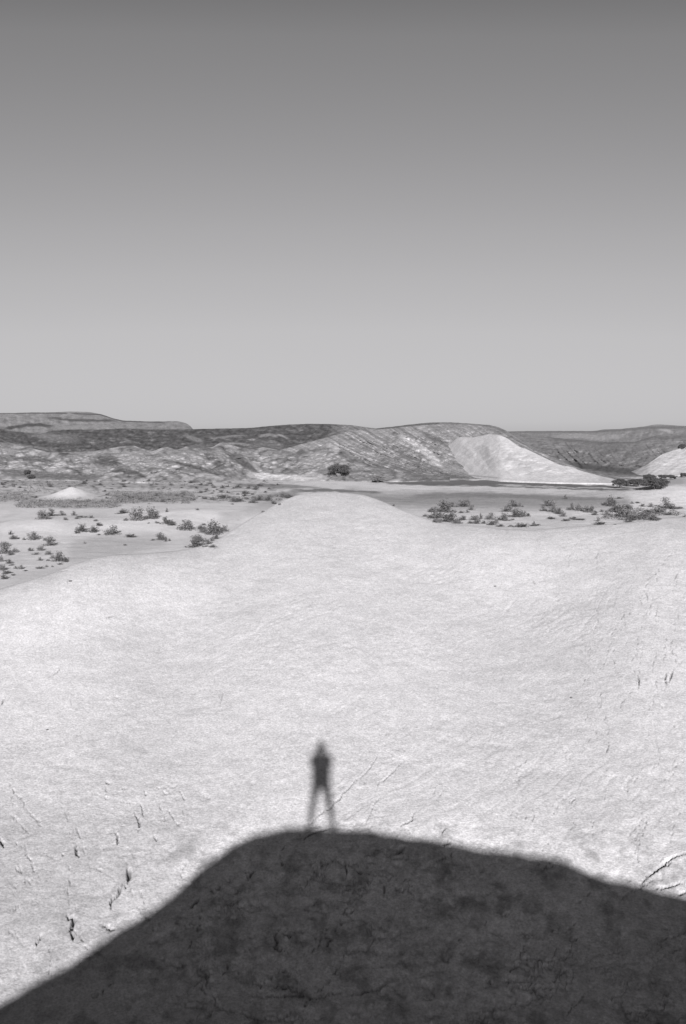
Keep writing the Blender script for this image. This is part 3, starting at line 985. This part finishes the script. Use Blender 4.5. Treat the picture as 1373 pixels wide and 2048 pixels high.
G_L = "desert shrubs on the pale flat at the left"
G_R = "desert shrubs in the dip on the right"
G_M = "desert shrubs along the pale rise left of the near peak"
NAMED = [
    (86, 1038, 26, 17, "dark rounded shrub at the left end of the row below the white cone", G_L),
    (104, 1032, 26, 13, "low broad shrub in the middle of the row below the white cone", G_L),
    (165, 1063, 24, 15, "dark dense shrub, left one of a touching pair on the pale flat", G_L),
    (186, 1064, 20, 12, "lighter rounded shrub, right one of a touching pair on the pale flat", G_L),
    (225, 1069, 30, 17, "spiky open shrub standing alone right of the touching pair", G_L),
    (66, 1079, 22, 15, "compact dark shrub standing alone above the left scatter", G_L),
    (98, 1091, 24, 17, "loose shrub on top of the left diagonal clump", G_L),
    (118, 1122, 26, 18, "upright dark shrub nearest the pale ridge line on the left", G_L),
    (8, 1107, 22, 22, "tall dark shrub cut by the left edge of the picture", G_L),
    (276, 1040, 30, 25, "tall grey bush, left half of the biggest clump beside the pale rise", G_M),
    (305, 1037, 26, 24, "dark dense bush, right half of the biggest clump beside the pale rise", G_M),
    (332, 1047, 26, 13, "low trailing shrub right below the biggest clump", G_M),
    (373, 1059, 34, 19, "wide spiky shrub midway down the pale rise", G_M),
    (427, 1068, 38, 28, "big spiky bush just behind the left shoulder of the near peak", G_M),
    (448, 1063, 18, 15, "small bush leaning over the left shoulder of the near peak", G_M),
    (392, 1094, 36, 20, "dark low bush resting on the near ridge line", G_M),
    (397, 1083, 28, 14, "pale feathery bush just behind the dark low one", G_M),
    (323, 1080, 18, 15, "lone compact shrub on the bare flat below the wide spiky one", G_M),
    (892, 1024, 38, 24, "large rounded bush at the far left of the right dip", G_R),
    (872, 1036, 30, 20, "bush at the very foot of the near peak's right slope", G_R),
    (898, 1043, 40, 20, "broad pale bush sitting on the near ridge line below the large rounded one", G_R),
    (930, 1013, 32, 15, "flat-topped shrub beyond the large rounded bush", G_R),
    (981, 1039, 20, 13, "small round shrub with bare soil on both sides", G_R),
    (1010, 1041, 24, 15, "dark round shrub below the middle cluster", G_R),
    (1028, 1013, 22, 12, "top shrub of the middle cluster in the right dip", G_R),
    (1017, 1023, 24, 12, "left shrub of the middle cluster in the right dip", G_R),
    (1035, 1034, 28, 18, "right lower shrub of the middle cluster in the right dip", G_R),
    (1042, 1054, 30, 8, "long low shrub lying along the near ridge line", G_R),
    (1098, 1012, 26, 13, "shrub on the grey gravel above the row of dark bushes", G_R),
    (1106, 1024, 20, 14, "darkest bush at the left of the long row", G_R),
    (1158, 1021, 18, 14, "dark ball-shaped bush in the long row", G_R),
    (1180, 1024, 26, 13, "wide bush right of the ball-shaped one", G_R),
    (1222, 1012, 24, 20, "tallest bush of the right dip, ragged on top", G_R),
    (1240, 1024, 30, 16, "bushy mass just below the tallest bush", G_R),
    (1247, 1034, 44, 16, "wide dense bush in the thick of the right clump", G_R),
    (1275, 1040, 46, 15, "long grey bush tapering down to the near ridge line", G_R),
    (1334, 1017, 28, 20, "round bush standing apart near the right edge", G_R),
    (1320, 1027, 34, 13, "spreading low bush right below the one standing apart", G_R),
    (1203, 1049, 28, 6, "flat mat-like shrub with one upright tuft behind", G_R)]
for px, py, w, h, lb, g in NAMED:
    place_shrub(px, py, w, h, lb, g)
rq = random.Random(31)
for px, py, w, h, lb, g in list(NAMED):
    for _ in range(rq.choice([0, 1, 1, 2])):
        x = px + rq.choice([-1, 1]) * rq.uniform(.5, .95) * w; y = py + rq.uniform(-3, 3)
        ww = w * rq.uniform(.22, .5)
        place_shrub(x, y, ww, ww * rq.uniform(.35, .6), {G_L: "small dark shrub scattered on the pale flat by the left edge", G_M: "small low shrub on or around the pale rise left of the near peak", G_R: "small low shrub among the bigger bushes in the right dip"}[g], g)
SL = "small dark shrub scattered on the pale flat by the left edge"
for a in [(125, 1031, 14, 9), (131, 1040, 9, 6), (149, 1031, 10, 9), (155, 1038, 10, 6), (165, 1035, 20, 4), (183, 1036, 10, 6),
          (192, 1042, 9, 4), (198, 1051, 14, 6), (153, 1066, 14, 5), (28, 1078, 14, 8), (36, 1078, 8, 4), (48, 1080, 7, 6),
          (22, 1069, 8, 8), (104, 1082, 10, 8), (90, 1081, 8, 6), (82, 1101, 14, 10), (97, 1109, 14, 8), (62, 1102, 10, 7),
          (72, 1109, 16, 5), (30, 1105, 12, 10), (20, 1110, 14, 9), (3, 1123, 10, 14), (10, 1092, 20, 8), (105, 1117, 10, 8),
          (130, 1124, 14, 8), (120, 1129, 12, 5), (80, 1121, 10, 7), (18, 1127, 12, 8), (24, 1131, 12, 4), (42, 1138, 12, 9),
          (32, 1137, 8, 5), (5, 1140, 14, 12), (10, 1148, 12, 9), (18, 1146, 14, 5), (27, 1151, 10, 4), (8, 1158, 14, 9),
          (80, 1137, 18, 5), (93, 1134, 6, 5), (105, 1134, 6, 4), (51, 1142, 8, 3), (170, 1087, 6, 4), (198, 1070, 8, 3)]:
    place_shrub(*a, SL, G_L)
SM = "small low shrub on or around the pale rise left of the near peak"
for a in [(250, 1091, 8, 4), (262, 1074, 22, 7), (345, 1050, 18, 8), (408, 1050, 10, 4), (434, 1078, 16, 12), (416, 1088, 16, 11),
          (425, 1082, 8, 8), (331, 1083, 8, 6), (340, 1082, 8, 6), (252, 1041, 12, 6), (298, 1047, 6, 3), (396, 1020, 9, 4),
          (334, 1024, 5, 8), (245, 1027, 24, 9), (326, 1004, 10, 6), (410, 998, 14, 5), (425, 999, 14, 5), (467, 1004, 18, 10),
          (478, 1003, 24, 8), (505, 1006, 20, 6), (466, 1009, 8, 3), (492, 988, 17, 7), (512, 977, 12, 6), (446, 976, 10, 6),
          (457, 974, 6, 5), (393, 977, 8, 5), (363, 976, 8, 3), (428, 983, 6, 3), (446, 997, 26, 9), (520, 1001, 18, 11),
          (538, 1001, 16, 11), (548, 1008, 14, 6), (566, 994, 16, 10), (577, 996, 24, 9), (560, 1010, 6, 6), (527, 1024, 10, 4),
          (513, 979, 16, 4), (406, 1094, 5, 4), (788, 1012, 7, 4)]:
    place_shrub(*a, SM, G_M)
SR = "small low shrub among the bigger bushes in the right dip"
for a in [(944, 1020, 14, 8), (935, 1025, 10, 5), (922, 1026, 14, 5), (927, 1040, 16, 9), (950, 1040, 20, 10), (962, 1038, 8, 12),
          (953, 1047, 16, 8), (968, 1047, 10, 6), (940, 1047, 14, 6), (985, 1050, 20, 9), (993, 1047, 12, 10), (1041, 1013, 10, 8),
          (1048, 1033, 14, 12), (1022, 1053, 14, 4), (1072, 1051, 24, 4), (1069, 1048, 6, 6), (1088, 1022, 14, 9),
          (1118, 1028, 16, 12), (1103, 1038, 22, 5), (1127, 1033, 13, 9), (1144, 1018, 8, 13), (1140, 1020, 12, 6),
          (1133, 1042, 18, 5), (1146, 1038, 14, 5), (1160, 1040, 26, 4), (1197, 1042, 8, 10), (1258, 1018, 20, 10),
          (1215, 1030, 18, 8), (1292, 1035, 24, 9), (1260, 1044, 20, 5), (1231, 1049, 8, 3), (1345, 1018, 24, 6), (1303, 1014, 11, 8),
          (1286, 1013, 10, 6), (1296, 1025, 18, 5), (1265, 1007, 8, 4), (1276, 1006, 12, 3), (1340, 1030, 24, 5), (1370, 1034, 7, 6),
          (1360, 1017, 16, 4), (1131, 998, 10, 8), (1240, 997, 14, 4), (1192, 1030, 16, 8), (1228, 1022, 20, 10), (850, 1033, 16, 5),
          (862, 1036, 12, 7), (1000, 1053, 16, 5), (915, 1047, 20, 7)]:
    place_shrub(*a, SR, G_R)
rnd = random.Random(99)
SF = "tiny shrub on the far part of the plain below the left hills"
for i in range(115):
    px = rnd.uniform(0, 560) ** 1.0; py = rnd.uniform(962, 1001)
    if 95 < px < 200 and py > 975:
        continue
    w = rnd.uniform(5, 13)
    place_shrub(px, py, w, w * rnd.uniform(.3, .55), SF, "tiny shrubs on the far plain below the left hills")

# low scrub cover nobody could count
sc = MB()
rnd = random.Random(5)
for (x0, x1, y0, y1, n, hh) in [(30, 235, 1001, 1016, 170, .38), (215, 390, 984, 1008, 200, .38), (0, 60, 984, 1004, 50, .4), (-60, 420, 962, 976, 110, .35),
                                (420, 560, 994, 1003, 50, .35), (1210, 1300, 1018, 1040, 60, .4), (1290, 1373, 1020, 1032, 30, .35), (60, 200, 974, 985, 50, .35)]:
    for i in range(n):
        px, py = rnd.uniform(x0, x1), rnd.uniform(y0, y1)
        if abs(px - 146) < 48 and 975 < py < 998:
            continue
        p = drop_on(px, py)
        if p is None:
            continue
        s = rnd.uniform(.35, .9)
        for k in range(12):
            sc.leaf(p + Vector((rnd.gauss(0, s * .5), rnd.gauss(0, s * .5), abs(rnd.gauss(0, hh * .45)))), .12, rnd)
o = bpy.data.objects.new("low_scrub", sc.mesh("low_scrub", M_SCRUB)); COL.objects.link(o)
o["kind"] = "stuff"; o["label"] = "thin grey low scrub covering hollows of the plain"; o["category"] = "scrub"


def make_tree(seed, spread, height, sparse=1.0, mat=None):
    """umbrella crown desert tree; returns crown and trunk builders, unit metres"""
    rnd = random.Random(seed)
    tr, cr = MB(), MB()
    nst = rnd.choice([2, 3, 3])
    for s in range(nst):
        a0 = 6.28 * s / nst + rnd.uniform(-.4, .4)
        b0 = Vector((.05 * math.cos(a0), .05 * math.sin(a0), -.2))
        fork = Vector((spread * .13 * math.cos(a0), spread * .13 * math.sin(a0), height * rnd.uniform(.28, .4)))
        tr.tube([b0, b0.lerp(fork, .5) + Vector((rnd.gauss(0, .05), rnd.gauss(0, .05), 0)), fork], .11 * height / 3, .07 * height / 3, 7)
        for l in range(4):
            a = a0 + rnd.uniform(-.9, .9); q = spread * .5 * rnd.uniform(.35, .92)
            e = Vector((q * math.cos(a), q * math.sin(a), height * rnd.uniform(.62, .9) * (1 - .25 * (q / (spread * .5)) ** 2)))
            m = fork.lerp(e, .55) + Vector((0, 0, height * .06))
            tr.tube([fork, m, e], .055 * height / 3, .018, 5)
            for c in range(6):
                cc = e + Vector((rnd.gauss(0, spread * .085), rnd.gauss(0, spread * .085), rnd.gauss(.04, height * .075)))
                tr.tube([m.lerp(e, .8), cc], .018, .006, 3)
                for k in range(int(34 * sparse)):
                    cr.leaf(cc + Vector((rnd.gauss(0, spread * .052), rnd.gauss(0, spread * .052), rnd.gauss(0, height * .05))), .10, rnd)
            for c in range(7):                       # twigs filling the dome
                a2 = a0 + rnd.uniform(-1.2, 1.2); q2 = spread * .5 * rnd.uniform(.05, .98)
                top = height * (.97 - .42 * (q2 / (spread * .5)) ** 2.2)
                cc = Vector((q2 * math.cos(a2), q2 * math.sin(a2), top - height * rnd.uniform(0, .38)))
                tr.tube([fork.lerp(e, .5), cc], .02, .006, 3)
                for k in range(int(30 * sparse)):
                    cr.leaf(cc + Vector((rnd.gauss(0, spread * .05), rnd.gauss(0, spread * .05), rnd.gauss(0, height * .05))), .11, rnd)
            for c in range(2):                       # lower drooping foliage
                cc = fork.lerp(e, rnd.uniform(.5, .95)) + Vector((rnd.gauss(0, .25), rnd.gauss(0, .25), -height * rnd.uniform(.0, .22)))
                for k in range(int(26 * sparse)):
                    cr.leaf(cc + Vector((rnd.gauss(0, spread * .05), rnd.gauss(0, spread * .05), rnd.gauss(0, height * .06))), .09, rnd)
    return cr, tr


def place_tree(px, py, w, h, label, group=None, seed=1, sparse=1.0, mat=None):
    p = drop_on(px, py)
    if p is None:
        print("no ground for tree", px, py); return
    d = math.hypot(p.x, p.y)
    W, H = w * d / F, h * d / F
    cr, tr = make_tree(seed, W, H, sparse)
    t = bpy.data.objects.new("acacia_tree", None); COL.objects.link(t)
    t.location = p
    c = bpy.data.objects.new("crown", cr.mesh("crown", mat or M_TREE)); COL.objects.link(c); c.parent = t
    b = bpy.data.objects.new("trunk", tr.mesh("trunk", M_BARK)); COL.objects.link(b); b.parent = t
    t["label"] = label; t["category"] = "tree"
    if group:
        t["group"] = group
    return t


GT = "clump of desert trees at the right by the wadi"
place_tree(678, 954, 44, 27, "largest dark round acacia alone at the foot of the middle hill", None, 3, 1.5)
place_tree(756, 965, 26, 14, "thin sparse acacia right of the large round one", None, 5, .6, M_LEAF2)
place_tree(1241, 976, 30, 17, "leftmost rounded tree of the right-hand clump", GT, 7, 1.3)
place_tree(1271, 973, 30, 14, "spreading tree in the middle of the right-hand clump", GT, 9, 1.3)
place_tree(1298, 962, 24, 12, "small dark tree at the back of the right-hand clump", GT, 11, 1.6)
place_tree(1310, 979, 46, 21, "widest tree at the front right of the right-hand clump", GT, 13, 1.5)
place_tree(1336, 959, 28, 9, "flat-topped dark tree at the right end of the right-hand clump", GT, 15, 1.6)
place_tree(1369, 955, 14, 8, "small tree cut by the right edge beside the clump", GT, 17, 1.3)
place_tree(1364, 899, 13, 10, "little dark tree high on the pale spur at the right edge", None, 19, 1.5)
place_tree(54, 949, 12, 8, "tiny upper tree of two at the foot of the left foothills", None, 21, 1.2)
place_tree(62, 958, 12, 8, "tiny lower tree of two at the foot of the left foothills", None, 23, 1.2)
for a, lb in (((1243, 932, 12, 4), "left of two dark low shrubs on the slope above the tree clump"), ((1277, 934, 14, 5), "right of two dark low shrubs on the slope above the tree clump")):
    place_shrub(*a, lb, None, 3)

# a few stones lying on the crust
M_STONE = flat_mat("dark_stone", .10, .3, 30)
STN = [(991, 1173, 4, "dark pebble on the smooth pale slope below the right ridge"), (1143, 1396, 4, "dark pebble on the rough right slope"),
      (141, 1163, 6, "dark stone just below the near ridge at the left"), (95, 1460, 4, "dark pebble on the left slope")]
for px, py, w, lb in STN:
    p = hit_ground(ZG, px, py)
    r = w * p.length / F / 2
    rnd = random.Random(px)
    import bmesh
    bm = bmesh.new(); bmesh.ops.create_icosphere(bm, subdivisions=2, radius=r)
    for v in bm.verts:
        v.co *= 1 + rnd.uniform(-.18, .18); v.co.z *= .7; v.co.x *= 1.2
    me = bpy.data.meshes.new("stone"); bm.to_mesh(me); bm.free(); me.materials.append(M_STONE)
    o = bpy.data.objects.new("stone", me); COL.objects.link(o); o.location = p + Vector((0, 0, r * .3))
    o["label"] = lb; o["category"] = "stone"; o["group"] = "loose stones on the crust"

# ------------------------------------------------------------------ the photographer, seen only by the shadow
M_SKIN = flat_mat("skin", .35, .05, 5, .6)
M_SHIRT = flat_mat("shirt_cloth", .25, .1, 30)
M_TROUS = flat_mat("trouser_cloth", .10, .1, 30)
M_SHOE = flat_mat("boot_leather", .05, .2, 20)
M_HAIR = flat_mat("hair", .03, .2, 60)
M_CAMB = flat_mat("camera_black", .02, .1, 40, .5)
M_GLASS = flat_mat("lens_glass", .01, .1, 5, .1)


def skin_obj(name, verts, edges, radii, mat, parent=None, root=0, sub=2):
    me = bpy.data.meshes.new(name)
    me.from_pydata(verts, edges, [])
    o = bpy.data.objects.new(name, me); COL.objects.link(o)
    m = o.modifiers.new("skin", 'SKIN'); m.use_smooth_shade = True
    if not me.skin_vertices:
        me.attributes
    lay = me.skin_vertices[0].data if me.skin_vertices else None
    if lay:
        for i, r in enumerate(radii):
            lay[i].radius = (r, r) if not isinstance(r, tuple) else r
            lay[i].use_root = (i == root)
    s = o.modifiers.new("sub", 'SUBSURF'); s.levels = sub; s.render_levels = sub
    me.materials.append(mat)
    if parent:
        o.parent = parent
    return o


fz = FEET_Z
H = -fz / 1.60                       # body scale: eyes are 1.60 above the feet
person = None


def S(x, y, z):
    return (x * H, y * H - .115, fz + z * H)


joints = {
    'hem': (S(0, 0, .78), (.185, .13)), 'pelvis': (S(0, 0, .93), (.19, .13)), 'waist': (S(0, 0, 1.08), (.19, .125)), 'chest': (S(0, 0, 1.28), (.18, .13)),
    'neck0': (S(0, .0, 1.42), (.075, .07)), 'neck': (S(0, .0, 1.49), .055), 'head0': (S(0, .01, 1.55), (.066, .08)), 'head1': (S(0, .005, 1.63), (.070, .092)), 'head2': (S(0, -.005, 1.71), (.055, .075))}
for s, n in ((-1, 'L'), (1, 'R')):
    joints['hip' + n] = (S(s * .10, 0, .88), .095)
    joints['knee' + n] = (S(s * .150, .02, .48), .062)
    joints['calf' + n] = (S(s * .19, -.01, .34), .055)
    joints['ank' + n] = (S(s * .215, -.02, .09), .042)
    joints['toe' + n] = (S(s * .25, .14, .035), .036)
    joints['sho' + n] = (S(s * .18, .0, 1.375), .062)
    joints['elb' + n] = (S(s * .205, .09, 1.17), .042)
    joints['wri' + n] = (S(s * .085, .085, 1.52), .026)
    joints['palm' + n] = (S(s * .085, .082, 1.585), (.034, .018))
names = list(joints)
pairs = [('pelvis', 'waist'), ('waist', 'chest'), ('chest', 'neck0'), ('neck0', 'neck'), ('neck', 'head0'), ('head0', 'head1'), ('head1', 'head2')]
for n in 'LR':
    pairs += [('pelvis', 'hip' + n), ('hip' + n, 'knee' + n), ('knee' + n, 'calf' + n), ('calf' + n, 'ank' + n), ('ank' + n, 'toe' + n),
              ('chest', 'sho' + n), ('sho' + n, 'elb' + n), ('elb' + n, 'wri' + n), ('wri' + n, 'palm' + n)]
for s, n in ((-1, 'L'), (1, 'R')):
    for k, (dx, dz, ln) in enumerate(((.0, .045, .9), (.004, .027, 1.0), (.006, .008, .95), (.004, -.011, .8))):
        a, b = 'f%d' % k + n, 'g%d' % k + n
        joints[a] = (S(s * (.084 - .004 * k), .100, 1.585 + dz * .9), .010)
        joints[b] = (S(s * (.060 - .006 * ln), .112, 1.587 + dz), .008)
        pairs += [('palm' + n, a), (a, b)]
    joints['t1' + n] = (S(s * .075, .066, 1.565), .011); joints['t2' + n] = (S(s * .05, .062, 1.568), .009)
    pairs += [('palm' + n, 't1' + n), ('t1' + n, 't2' + n)]
names = [n for n in joints if n != 'hem'] + ['hem']
ix = {n: i for i, n in enumerate(names)}
V = [joints[n][0] for n in names if n != 'hem']
Rd = [joints[n][1] if isinstance(joints[n][1], tuple) else (joints[n][1],) * 2 for n in names]
person = skin_obj("person", V, [(ix[a], ix[b]) for a, b in pairs], Rd[:len(V)], M_SKIN, None, ix['pelvis'])
person["label"] = "standing photographer on the mound crest, legs apart, camera raised, seen only by the shadow"
person["category"] = "person"


def garment(name, chain, grow, mat, root=0):
    ns = []
    for a, b in chain:
        for q in (a, b):
            if q not in ns:
                ns.append(q)
    return skin_obj(name, [joints[q][0] for q in ns], [(ns.index(a), ns.index(b)) for a, b in chain],
                    [(Rd[ix[q]][0] + grow, Rd[ix[q]][1] + grow) for q in ns], mat, person, root)


garment("trousers", [('waist', 'pelvis')] + [c for n in 'LR' for c in (('pelvis', 'hip' + n), ('hip' + n, 'knee' + n), ('knee' + n, 'calf' + n), ('calf' + n, 'ank' + n))], .014, M_TROUS, 1)
garment("jacket", [('waist', 'pelvis'), ('pelvis', 'hem'), ('waist', 'chest'), ('chest', 'neck0')] + [c for n in 'LR' for c in (('chest', 'sho' + n), ('sho' + n, 'elb' + n))], .016, M_SHIRT, 1)
for n in 'LR':
    garment("shoe", [('ank' + n, 'toe' + n)], .014, M_SHOE)
hv = [S(0, -.03, 1.62), S(0, -.02, 1.69), S(0, .0, 1.73)]
skin_obj("hair", hv, [(0, 1), (1, 2)], [(.074, .082), (.070, .09), (.04, .055)], M_HAIR, person, 0)
import bmesh


def prim(name, mat, parent, build):
    bm = bmesh.new(); build(bm)
    me = bpy.data.meshes.new(name); bm.to_mesh(me); bm.free(); me.materials.append(mat)
    o = bpy.data.objects.new(name, me); COL.objects.link(o)
    if parent:
        o.parent = parent
    return o


for nm, c, sz in (("nose", S(0, .100, 1.585), (.014, .020, .024)), ("mouth", S(0, .092, 1.545), (.024, .010, .008)), ("ear", S(-.080, 0, 1.60), (.010, .018, .030)), ("ear", S(.080, 0, 1.60), (.010, .018, .030))):
    prim(nm, M_SKIN, person, lambda bm, c=c, sz=sz: bmesh.ops.create_icosphere(bm, subdivisions=2, radius=1, matrix=Matrix.Translation(c) @ Matrix.Diagonal((*sz, 1))))


def box(bm, c, s, bev=.004):
    r = bmesh.ops.create_cube(bm, size=1, matrix=Matrix.Translation(c) @ Matrix.Diagonal((*s, 1)))
    bmesh.ops.bevel(bm, geom=list({e for v in r['verts'] for e in v.link_edges}), offset=bev, segments=2, affect='EDGES')


camt = bpy.data.objects.new("film_camera", None); COL.objects.link(camt); camt.location = (0, 0, 0)
camt["label"] = "black film camera held up to the eyes by the photographer"; camt["category"] = "camera"
prim("camera_body", M_CAMB, camt, lambda bm: (box(bm, (0, -.045, -.002), (.13, .032, .078)), box(bm, (0, -.045, .044), (.05, .03, .018), .003)))
prim("lens", M_CAMB, camt, lambda bm: bmesh.ops.create_cone(bm, cap_ends=True, segments=32, radius1=.028, radius2=.026, depth=.022, matrix=Matrix.Translation((0, -.019, 0)) @ Matrix.Rotation(math.pi / 2, 4, 'X')))
prim("lens_glass", M_GLASS, camt, lambda bm: bmesh.ops.create_uvsphere(bm, u_segments=24, v_segments=12, radius=1, matrix=Matrix.Translation((0, -.009, 0)) @ Matrix.Diagonal((.02, .004, .02, 1))))
print("shrubs", cnt_shrub, "objects", len(bpy.data.objects))
